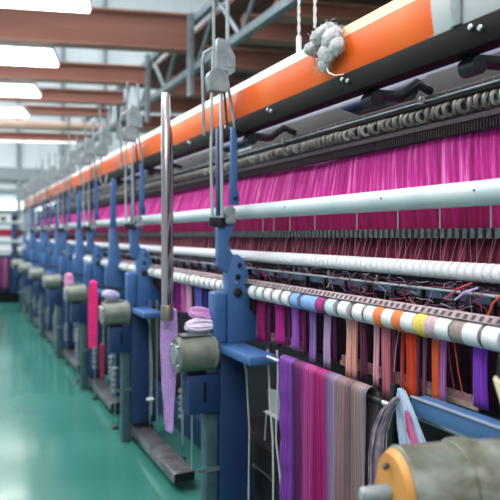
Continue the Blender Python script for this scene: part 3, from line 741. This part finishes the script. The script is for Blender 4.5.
SL = [(257, 266, 342, (134, 16, 92), 'dark magenta yarn strip just right of the large blue post'), (275, 285, 345, (178, 30, 140), 'bright magenta yarn strip, second right of the blue post'),
      (292, 299, 350, (166, 90, 200), 'violet yarn strip hanging below the light blue spools'), (309.5, 316, 362, (150, 110, 190), 'greyish lilac yarn strip above the purple cloth'), (324, 331, 368, (186, 160, 206), 'pale lilac yarn strip under the magenta spool'),
      (346, 357.5, 378, (228, 164, 152), 'wide peach yarn strip above the cloth'), (374, 379.5, 386, (224, 160, 184), 'narrow pale pink yarn strip'), (382, 391, 398, (208, 120, 136), 'dusty rose yarn strip under an orange spool'),
      (406, 417.5, 398, (216, 66, 34), 'bright red orange yarn strip'), (432, 440, 402, (222, 96, 50), 'orange yarn strip under the yellow spool'), (440.5, 447, 402, (176, 106, 176), 'mauve yarn strip touching the orange one'),
      (473, 488, 408, (142, 66, 204), 'vivid violet yarn strip near the right edge'),
      (168, 174, 314, (190, 60, 150), 'pinkish magenta yarn strip just right of the chrome tube'), (175.5, 180, 314, (120, 20, 110), 'dark purple yarn strip left of the pale pink one'), (181, 185, 315, (196, 90, 170), 'mid pink yarn strip left of the near post'), (186, 191.5, 316, (214, 150, 190), 'pale pink yarn strip left of the near post'),
      (195, 202, 318, (96, 90, 190), 'periwinkle blue yarn strip left of the near post'), (203.5, 208, 318, (46, 36, 110), 'navy yarn strip beside the near post'),
      (288, 290.5, 345, (90, 20, 80), 'thin plum yarn strip between magenta and violet'), (268, 271, 342, (92, 18, 80), 'thin plum yarn strip between the two magenta ones'), (302, 306, 355, (110, 20, 90), 'thin wine yarn strip right of the violet one'),
      (334, 337, 365, (84, 24, 72), 'thin dark plum yarn strip right of the pale lilac one'), (360, 367, 380, (104, 48, 78), 'dull plum yarn strip beside the peach one'), (392.5, 396, 396, (112, 40, 70), 'dull wine yarn strip right of the rose one'), (402, 405, 392, (170, 50, 50), 'thin brick red yarn strip left of the red orange one'),
      (418.5, 421, 396, (96, 40, 66), 'thin wine yarn strip right of the red orange one'), (424, 427, 398, (130, 84, 108), 'thin grey mauve yarn strip under the yellow spool')]
for s in SL: strip(*s[:5])
for px0, y0, px1, y1, c, lb in ((345, 315, 354, 352, (190, 190, 200), 'thin pale thread left of the peach strip'), (400, 322, 394, 372, (180, 160, 170), 'thin pale thread left of the red orange strip'),
                                (454, 340, 464, 400, (200, 80, 50), 'thin orange thread hanging between spools at right'), (448, 340, 455, 392, (110, 50, 60), 'thin brown thread beside the mauve strip'), (283, 305, 286, 344, (60, 40, 60), 'thin dark thread over the magenta strip')):
    X = 1.36
    A = (X, Yat(px0, X), Zat(y0, X, Yat(px0, X))); B = (X, Yat(px1, X), Zat(y1, X, Yat(px1, X)))
    tag(MB().path([A, ((A[0] + B[0]) / 2, (A[1] + B[1]) / 2 + 0.004, (A[2] + B[2]) / 2), B], 0.0016, 5).build('hanging_thread', mat('ht' + str(px0), c, 0.8)), lb, 'thread')

# dark warp behind the strips
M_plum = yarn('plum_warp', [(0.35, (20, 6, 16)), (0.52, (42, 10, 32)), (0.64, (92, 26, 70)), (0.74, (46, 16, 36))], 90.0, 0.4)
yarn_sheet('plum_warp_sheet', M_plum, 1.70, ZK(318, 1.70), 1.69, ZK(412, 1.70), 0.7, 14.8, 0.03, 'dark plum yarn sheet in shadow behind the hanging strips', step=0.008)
# beige perforated combs under the strips
M_be = mat('beige_card', (186, 158, 142), 0.6, 0.0, (160, 130, 118), 20.0)
for a, b, yt, lb in ((250, 304, 333, 'long beige slotted comb strip right of the near post'), (340, 381, 371, 'beige slotted comb strip with pink stripes beside the cloth'), (392, 412, 384, 'short beige slotted comb strip left of the red orange yarn'),
                     (412, 478, 0, 'beige comb strip above the pale blue bar at right'), (166, 213, 311, 'beige comb strip behind the chrome tube')):
    X = 1.40; Ya, Yb = Yat(b, X), Yat(a, X)
    top = ZK(404, X); bot = ZK(419, X)
    o = thing('slotted_comb', lb, 'comb', (X, Ya, bot), 'beige slotted comb strips')
    MB().box((0, 0, 0), (0.008, Yb - Ya, (top - bot) * 0.42), 0.001).build('card', M_be, o, False)
    t = MB(); y = 0.004
    while y < Yb - Ya - 0.004: t.box((0.001, y, (top - bot) * 0.42), (0.006, y + 0.0022, top - bot)); y += 0.0085
    q = t.build('pin', mat('pin_pink', (206, 160, 170), 0.5), o, False); q['kind'] = 'stuff'

# =====================================================================
# cloth on its rod, blue bar, bracket
# =====================================================================
Xk = 1.22; zk = ZK(449, Xk)
o = thing('cloth_rod', 'polished steel rod that carries the striped purple cloth', 'rod', (Xk, 0, zk))
MB().lathe([(0.9, 0.010), (2.42, 0.010)], axis='y', n=14).build('rod', M_steel, o)
MB().lathe([(Yat(383, Xk), 0.013), (Yat(372, Xk), 0.013)], axis='y', n=14).build('sleeve', M_black, o)
def cloth_mat():
    m = bpy.data.materials.new('striped_cloth'); m.use_nodes = True; nt = m.node_tree; b = nt.nodes['Principled BSDF']
    b.inputs['Roughness'].default_value = 0.6; b.inputs['Specular IOR Level'].default_value = 0.25
    uv = nt.nodes.new('ShaderNodeUVMap'); sp = nt.nodes.new('ShaderNodeSeparateXYZ'); nt.links.new(uv.outputs['UV'], sp.inputs['Vector'])
    r = nt.nodes.new('ShaderNodeValToRGB'); r.color_ramp.interpolation = 'LINEAR'
    S = [(0.0, (118, 54, 156)), (0.17, (122, 58, 162)), (0.20, (66, 24, 84)), (0.23, (92, 24, 84)), (0.34, (130, 38, 112)), (0.36, (174, 58, 138)), (0.45, (162, 48, 126)), (0.47, (150, 20, 100)), (0.57, (166, 24, 112)), (0.6, (122, 78, 132)), (0.68, (140, 120, 150)),
         (0.72, (128, 104, 124)), (0.78, (150, 112, 112)), (0.84, (104, 84, 98)), (0.9, (156, 124, 118)), (1.0, (126, 122, 134))]
    e = r.color_ramp.elements
    while len(e) < len(S): e.new(0.5)
    for i, (p_, c) in enumerate(S): e[i].position = p_; e[i].color = lin(c)
    nt.links.new(sp.outputs['X'], r.inputs['Fac'])
    mp = nt.nodes.new('ShaderNodeMapping'); mp.inputs['Scale'].default_value = (110, 0.8, 1); nt.links.new(uv.outputs['UV'], mp.inputs['Vector'])
    nz = nt.nodes.new('ShaderNodeTexNoise'); nz.inputs['Scale'].default_value = 1; nz.inputs['Detail'].default_value = 3; nt.links.new(mp.outputs['Vector'], nz.inputs['Vector'])
    hs_ = nt.nodes.new('ShaderNodeHueSaturation'); mr = nt.nodes.new('ShaderNodeMapRange'); mr.inputs['From Min'].default_value = 0.3; mr.inputs['From Max'].default_value = 0.7
    mr.inputs['To Min'].default_value = 0.45; mr.inputs['To Max'].default_value = 1.08
    nt.links.new(nz.outputs['Fac'], mr.inputs['Value']); nt.links.new(mr.outputs['Result'], hs_.inputs['Value']); nt.links.new(r.outputs['Color'], hs_.inputs['Color'])
    nt.links.new(hs_.outputs['Color'], b.inputs['Base Color']); return m
Yc0, Yc1 = Yat(372, Xk), Yat(284, Xk)
rows = []; prof = []
zt_ = 0.0
R0 = 0.026
for k in range(6): prof.append((R0, -0.45 + k * 0.09 - 0.0))
for k in range(9):
    a = k * PI / 8; prof.append((R0 * math.cos(a), R0 * math.sin(a)))
for k in range(1, 22): prof.append((-R0, -k * 0.035))
nC = 150; rows = []; arc = 0; arcs = []
for i, (dx, dz) in enumerate(prof):
    if i: arc += math.hypot(dx - prof[i - 1][0], dz - prof[i - 1][1])
    arcs.append(arc); row = []
    for j in range(nC + 1):
        u = j / nC; dep = max(0, -dz)
        fold = 0.0012 * math.sin(j * PI / 2 + 0.3) + 0.010 * math.sin(u * 19) * min(1, dep * 3) + 0.004 * math.sin(u * 47 + dz * 3) * min(1, dep * 3)
        if u > 0.83: fold -= 0.004 * math.sin(dz * 45) * min(1, dep * 6)       # ruffles on the purple edge
        row.append((dx + fold * (1 if dx <= 0 else -1), (Yc1 - Yc0) * (u - 0.5) * (1 - 0.02 * min(1, dep * 2)), dz))
    rows.append(row)
zcl = ZK(427, Xk) - R0
cl = sheet('striped_cloth', cloth_mat(), rows, uv=lambda i, j: (1 - j / nC, arcs[i]))
cl.location = (Xk, (Yc0 + Yc1) / 2, zk + 0.012)
cl.modifiers.new('t', 'SOLIDIFY').thickness = 0.002
tag(cl, 'striped purple, magenta and tan cloth draped over the steel rod', 'cloth')

# black vertical bracket on the rod
Xv = 1.19; Yv = Yat(394, Xv)
o = thing('black_bracket', 'upright black bracket holding the rod between cloth and drum', 'bracket', (Xv, Yv, 0))
MB().box((-0.008, -0.012, Zat(444, Xv, Yv)), (0.012, 0.012, Zat(384, Xv, Yv)), 0.004).build('plate', M_black, o)
MB().lathe([(0.0, 0.018), (0.045, 0.018)], (0, 0, zk), 'x', 14).build('socket', M_black, o)
MB().path([(0.0, 0, Zat(444, Xv, Yv) + 0.01), (0.02, 0, 0.8), (0.1, -0.1, 0.7)], 0.008, 8).build('stay', M_black, o)
# pale blue bar at right
Xq = 1.19; Yq = Yat(411, Xq)
o = thing('pale_blue_bar', 'broad blue bar with a pale top lip at the lower right', 'bar', (Xq, 0, 0))
zq1, zq0 = ZK(427, Xq), ZK(450, Xq)
MB().box((0, 0.7, zq0), (0.06, Yq, zq1 - 0.006), 0.003).build('bar', mat('mid_blue_paint', (66, 104, 150), 0.4, 0.1), o)
MB().box((-0.006, 0.7, zq1 - 0.0055), (0.008, Yq, zq1), 0.002).build('top_lip', mat('lip_pale', (150, 164, 182), 0.35, 0.3), o)
# pale blue and pink hank beside the bracket
def hank(name, m, pts, widths, label, thick=0.02, n=28, seed=2, group=None):
    """flat bundle following pts (x,y,z), spread along y"""
    rnd = random.Random(seed); mb = MB()
    for k in range(n):
        u = (k + 0.5) / n - 0.5; off = rnd.uniform(-1, 1) * thick / 2
        P = []
        for i, p in enumerate(pts):
            w = widths[i]; P.append((p[0] + off + 0.003 * rnd.random(), p[1] + u * w + rnd.uniform(-.0035, .0035), p[2] + rnd.uniform(-.002, .002)))
        mb.path(P, max(0.0016, max(widths) / n * 0.6), 5)
    o = mb.build(name, m); return tag(o, label, 'yarn', group)
X = 1.16
yy = Yat(402, X)
hank('yarn_hank', mat('pale_blue_yarn', (164, 194, 226), 0.8, 0, (196, 206, 224), 20.0), [(X, Yat(400, X), Zat(390, X, yy)), (X, Yat(403, X), Zat(405, X, yy)), (X, Yat(408, X), Zat(425, X, yy)), (X, Yat(414, X), Zat(446, X, yy))], [0.014, 0.06, 0.10, 0.13],
     'pale blue yarn hank fanning down beside the black bracket', 0.012)
hank('yarn_hank', mat('rose_yarn', (206, 110, 158), 0.8, 0, (176, 76, 130), 40.0), [(X - 0.012, Yat(409, X), Zat(408, X, yy)), (X - 0.012, Yat(413, X), Zat(425, X, yy)), (X - 0.012, Yat(421, X), Zat(446, X, yy))], [0.01, 0.03, 0.045],
     'rose pink yarn wisps over the pale blue hank', 0.006, 14)
# mauve fabric loop left of the drum
X = 1.14
Pl = [(396, 398), (386, 412), (379, 432), (376, 460), (376, 505)]
hank('yarn_hank', mat('grey_mauve_yarn', (168, 148, 156), 0.8, 0, (112, 100, 132), 30.0), [(X, Yat(a, X), Zat(b_, X, Yat(a, X))) for a, b_ in Pl], [0.01, 0.04, 0.06, 0.07, 0.07],
     'grey mauve curved yarn hank between the cloth and the drum', 0.015)
# cream cone
Xe, Ye = 1.12, 1.0
o = thing('yarn_cone', 'cream yarn cone with black top at the right edge above the drum', 'cone', (Xe, Ye, Zat(421, Xe, Ye) - 0.006))
MB().lathe([(0, 0.018), (0.004, 0.020), (0.095, 0.046), (0.10, 0.044)], axis='z', n=24).build('yarn_body', mat('cream_yarn', (214, 204, 178), 0.85, 0, (196, 184, 158), 30.0, stretch=(1, 1, 8)), o)
MB().lathe([(0.1, 0.036), (0.104, 0.04), (0.15, 0.036), (0.155, 0.02)], axis='z', n=20).build('cap', M_black, o)
MB().lathe([(-0.03, 0.007), (0, 0.007)], axis='z', n=10).build('peg', M_dsteel, o)

# hanks on posts
def loop_hank(label, c, X, Y, ztop, zbot, w=0.07, seed=1, taper=0.5, n=26):
    rnd = random.Random(seed); mb = MB(); cm = mat('hank_%d_%d_%d' % c, c, 0.8, 0, tuple(min(255, int(v * 1.12)) for v in c), 60.0)
    for k in range(n):
        u = (k + .5) / n - .5; P = []; kk = rnd.uniform(0.94, 1.02)
        for s in range(7):
            f = s / 6 * kk; ww = w * (1 - (1 - taper) * f ** 1.5) * (0.72 + 0.28 * math.sin(min(1, f * 2.2) * PI / 2)); P.append((X + u * ww + rnd.uniform(-.002, .002), Y - 0.016 + 0.003 * rnd.random() + 0.006 * math.sin(f * 3), ztop - (ztop - zbot) * f - (0.02 * rnd.random() if s == 6 else 0)))
        Q = [(p[0], Y + 0.016, p[2]) for p in P]
        mb.path(Q[::-1] + [(X + u * w * 0.6, Y, ztop + 0.018 - 0.03 * abs(u))] + P, w / n * 0.85, 5)
    o = mb.build('yarn_hank', cm); return tag(o, label, 'yarn')
loop_hank('long lavender yarn hank hanging below the tall chrome tube', (196, 160, 220), Xat(169, PY0 + .09), PY0 + 0.09, Zat(310, 0.95, PY0 + .09), Zat(428, 0.95, PY0 + .09), 0.095, 1, 0.3)
Yh = post_Y[2] + 0.09
loop_hank('bright pink yarn hank hanging beside the second post', (226, 50, 130), Xat(93, Yh), Yh, 1.235, Zat(345, 0.95, Yh), 0.075, 2, 0.75)
loop_hank('thin dusty red tail of yarn below the bright pink hank', (150, 50, 70), Xat(102, Yh), Yh, Zat(345, 1.0, Yh), Zat(378, 1.0, Yh), 0.04, 3, 0.3, 12)
Y3 = post_Y[3] + 0.05
loop_hank('small pink and white hank over the third motor', (226, 160, 196), 1.02, Y3, 1.19, 1.10, 0.09, 4, 0.9, 14)
# bundles lying on motors
def bundle(label, c, X, Y, Z, L, seed, tilt=0.0):
    rnd = random.Random(seed); mb = MB(); cm = mat('hank_%d_%d_%d' % c, c, 0.8, 0, tuple(min(255, int(v * 1.08)) for v in c), 60.0)
    for k in range(26):
        a = rnd.random() * 2 * PI; q = math.sqrt(rnd.random()); P = []
        for s in range(7):
            f = s / 6; rr_ = 0.034 * (0.45 + 0.75 * math.sin(f * PI) ** 0.7)
            P.append((X - L / 2 + f * L, Y + q * rr_ * 1.2 * math.cos(a), Z + q * rr_ * 0.85 * math.sin(a) + tilt * f))
        mb.path(P, 0.0075, 5)
    o = mb.build('yarn_bundle', cm); return tag(o, label, 'yarn')
bundle('white lavender yarn bundle lying on the near motor', (224, 212, 232), 1.105, PY0 - 0.01, 1.14, 0.15, 4)
bundle('pink lilac yarn twist on top of the white bundle behind the chrome tube', (206, 150, 204), 1.13, PY0 + 0.03, 1.205, 0.13, 5, -0.03)
bundle('lilac white yarn bundle on the second motor', (206, 196, 226), 1.05, post_Y[2] + 0.02, 1.15, 0.12, 6, -0.02)

# =====================================================================
# lower parts behind: body, crates, cords, weights
# =====================================================================
o = thing('loom_casing', 'dark enclosed lower body of the loom in shadow', 'machine', (1.72, 0, 0))
MB().box((0, 0.7, 0.0), (0.5, 14.8, 1.02), 0.01).build('casing', mat('body_dark', (26, 26, 32), 0.6, 0.1, (18, 18, 24), 3.0), o)
for yy in (2.2, 4.2, 6.0, 8.0): MB().box((-0.012, yy, 0.15), (-0.001, yy + 0.8, 0.9), 0.004).build('access_door', M_dsteel, o)
o = thing('floor_box', 'dark low cabinet standing under the loom right of the near post', 'box', (1.45, 2.55, 0))
MB().box((0, 0, 0.0), (0.24, 0.9, 0.47), 0.008).build('body', mat('box_dark', (34, 34, 40), 0.55), o)
MB().box((-0.006, 0, 0.471), (0.24, 0.9, 0.485), 0.004).build('lid', M_dsteel, o)
MB().box((-0.008, 0.25, 0.34), (-0.001, 0.55, 0.352)).build('handle', M_steel, o, False)
# small white stand on the box
Xw = 1.5; Yw1, Yw0 = Yat(264, Xw), Yat(284, Xw)
o = thing('wire_stand', 'small white wire stand with a paper sheet on the dark cabinet', 'stand', (Xw, Yw0, 0.485))
zS = Zat(412, Xw, Yw1) - 0.485
MB().box((-0.002, 0, zS), (0.05, Yw1 - Yw0, zS + 0.006)).build('top', M_white, o, False)
for dx, dy in ((0, 0.01), (0.048, 0.01), (0, Yw1 - Yw0 - 0.01), (0.048, Yw1 - Yw0 - 0.01)): MB().path([(dx, dy, 0.0), (dx, dy * 0.9 + 0.004, zS)], 0.004, 6).build('leg', M_white, o)
MB().prism([(0.01, zS + 0.006), (Yw1 - Yw0 - 0.02, zS + 0.006), (Yw1 - Yw0 - 0.01, zS + 0.13), (0.02, zS + 0.15)], 0.02, 0.024, 0, 'x').build('paper_sheet', mat('paper', (206, 208, 212), 0.8), o, False)
# two cords
for px, dx, lb in ((270, 0.0, 'left of two white cords hanging from the blue shelf'), (279, 0.01, 'right of two white cords hanging from the blue shelf')):
    X = 1.335 + dx; Y = Yat(px - 2, X); zA = Zat(350, X, Y)
    s = 1 if px < 275 else -1
    P = [(X, Y, zA), (X, Y - 0.01, zA - 0.12), (X, Y - 0.01 - 0.012 * s, zA - 0.25), (X, Y - 0.02 - 0.03 * s, zA - 0.42), (X, Y - 0.045 - 0.01 * s, zA - 0.6), (X, Y - 0.05, 0.05)]
    tag(MB().path(P, 0.0042, 6).build('dangling_string', M_cord), lb, 'cord')
o = thing('cord_bracket', 'small dark bracket at the end of the blue shelf holding the white cords', 'bracket', (1.338, Yat(268, 1.338), 0.98))
MB().box((-0.003, -0.03, 0), (0.006, 0.03, 0.11), 0.003).build('plate', M_dsteel, o)
MB().box((-0.003, -0.1, 0.10), (0.02, -0.03, 0.115), 0.003).build('hook', M_dsteel, o)
# weights hanging between posts
def make_weight():
    o = thing('weight_stack', '', 'weight', (0, 0, 0), 'metal weight stacks under the loom')
    MB().path([(0, 0, 0.03), (0, 0, 0.86)], 0.005, 6).build('rod', M_steel, o)
    p = MB()
    for k in range(5): p.lathe([(0.0, 0.02), (0.004, 0.027), (0.024, 0.027), (0.028, 0.02)], (0, 0, 0.30 + k * 0.045), 'z', 12)
    p.build('disc_stack', M_cast, o)
    MB().lathe([(0, 0.025), (0.02, 0.025), (0.03, 0.006)], axis='z', n=12).build('base', M_dsteel, o)
    return o
wt = make_weight(); k = 0
for n in range(1, 7):
    for dy, xx in ((0.25, 1.12), (0.75, 1.2), (1.25, 1.15)):
        if n == 1 and dy != 0.75 and dy != 0.25: pass
        o = wt if k == 0 else copy_tree(wt); o.location = (xx + 0.28 if n == 1 else xx + 0.04, post_Y[n] + dy * (1 if n > 1 else 0.9) + 0.1, 0)
        o['label'] = 'metal weight stack under the loom, %s one in the bay behind the %s post' % (['nearest', 'middle', 'farthest'][(0.25, 0.75, 1.25).index(dy)], nth[n - 1]); k += 1
# rods near bottom of near post, washer
for px, y0, y1, lb in ((192, 425, 470, 'thin pale rod hanging right of the foot rail, beside the teal leg'), (183, 425, 445, 'short pale rod hanging under the near gear box'), (150, 350, 425, 'thin rod hanging behind the lavender hank'), (157, 395, 425, 'short thin rod left of the lavender hank tail')):
    X = 1.09 if px > 170 else 1.3; Y = Yat(px, X); z1 = Zat(y0, X, Y); z0 = Zat(y1, X, Y)
    if px > 170: z1 = 0.71
    else: z1 = Zat(300, X, Y)
    tag(MB().path([(X, Y, z0), (X, Y, z1)], 0.0045, 6).build('hanging_rod', M_steel), lb, 'rod')
X = 1.3; Y = Yat(151, X); o = thing('ring_washer', 'small white ring hanging left of the lavender hank', 'ring', (X, Y, Zat(399, X, Y)))
t = MB(); t.torus((-0.006, 0, 0), 0.022, 0.008, 'z', 18, 8); t.build('ring', M_white, o)
# base sill: longitudinal lower beam behind the posts
o = thing('base_sill', 'dark lower sill running along the floor behind the blue posts', 'beam', (1.44, 0, 0))
MB().box((0.18, 3.6, 0.0), (0.26, 14.8, 0.22), 0.008).build('sill', M_navy, o)

# longitudinal blue tie rail behind posts far
# =====================================================================
# distant cross loom and clutter at the end of the aisle
# =====================================================================
Yd = 15.7
o = thing('distant_loom', 'far dark loom standing across the end of the aisle', 'machine', (0, Yd, 0))
MB().box((-3.0, 0, 0.0), (1.35, 0.9, 0.22), 0.02).build('base', M_black, o)
MB().box((-3.0, 0.05, 0.24), (1.35, 0.8, 1.12), 0.02).build('body', mat('far_blue_body', (40, 50, 84), 0.5, 0, (60, 52, 90), 2.0), o)
for xx in (-2.6, -1.4, -0.2, 0.45, 1.1): MB().box((xx, -0.05, 0.22), (xx + 0.14, 0.04, 2.1), 0.02).build('upright', M_navy, o)
MB().box((-3.0, 0.1, 1.56), (1.35, 0.2, 1.74), 0.02).build('red_yarn_band', mat('far_red', (176, 40, 78), 0.8), o)
MB().lathe([(-3.0, 0.06), (1.35, 0.06)], (0, 0.0, 1.45), 'x', 14).build('lower_tube', M_tube, o)
MB().lathe([(-3.0, 0.05), (1.35, 0.05)], (0, 0.0, 1.25), 'x', 14).build('white_roll', M_weave, o)
MB().lathe([(-3.0, 0.06), (1.35, 0.06)], (0, 0.0, 1.9), 'x', 14).build('upper_tube', M_tube, o)
MB().box((-3.0, -0.02, 2.10), (1.35, 0.12, 2.2), 0.02).build('top_beam', M_cast, o)
mb = MB()
for k in range(18): mb.box((-2.9 + k * 0.235, -0.08, 1.96), (-2.78 + k * 0.235, -0.02, 2.03))
q = mb.build('clip', M_black, o, False)
for xx, c in ((0.75, (110, 46, 96)), (0.9, (130, 60, 110)), (-0.7, (90, 40, 90)), (0.2, (70, 60, 120))):
    MB().box((xx, -0.1, 0.35), (xx + 0.13, -0.02, 1.05), 0.02).build('hanging_yarn', mat('fy%d' % c[0], c, 0.8), o)

# =====================================================================
# light, world, camera
# =====================================================================
w = bpy.data.worlds.new('World'); scn.world = w; w.use_nodes = True
bg = w.node_tree.nodes['Background']; bg.inputs['Color'].default_value = (0.97, 0.97, 1.0, 1); bg.inputs['Strength'].default_value = 0.6
cam = bpy.data.cameras.new('Camera'); co = bpy.data.objects.new('Camera', cam); COL.objects.link(co)
cam.sensor_width = 36.0; cam.lens = F / 500.0 * 36.0; cam.clip_start = 0.05; cam.clip_end = 200
co.location = (0, 0, EYE); co.rotation_euler = (PI / 2, 0, -YAW)
cam.shift_y = (HOR - 250.0) / 500.0 * 1.0
cam.dof.use_dof = True; cam.dof.focus_distance = 2.2; cam.dof.aperture_fstop = 2.4
scn.camera = co
scn.view_settings.view_transform = 'Standard'; scn.view_settings.look = 'None'
scn.view_settings.gamma = 1.0; scn.view_settings.use_curve_mapping = False
scn.view_settings.exposure = 0.0
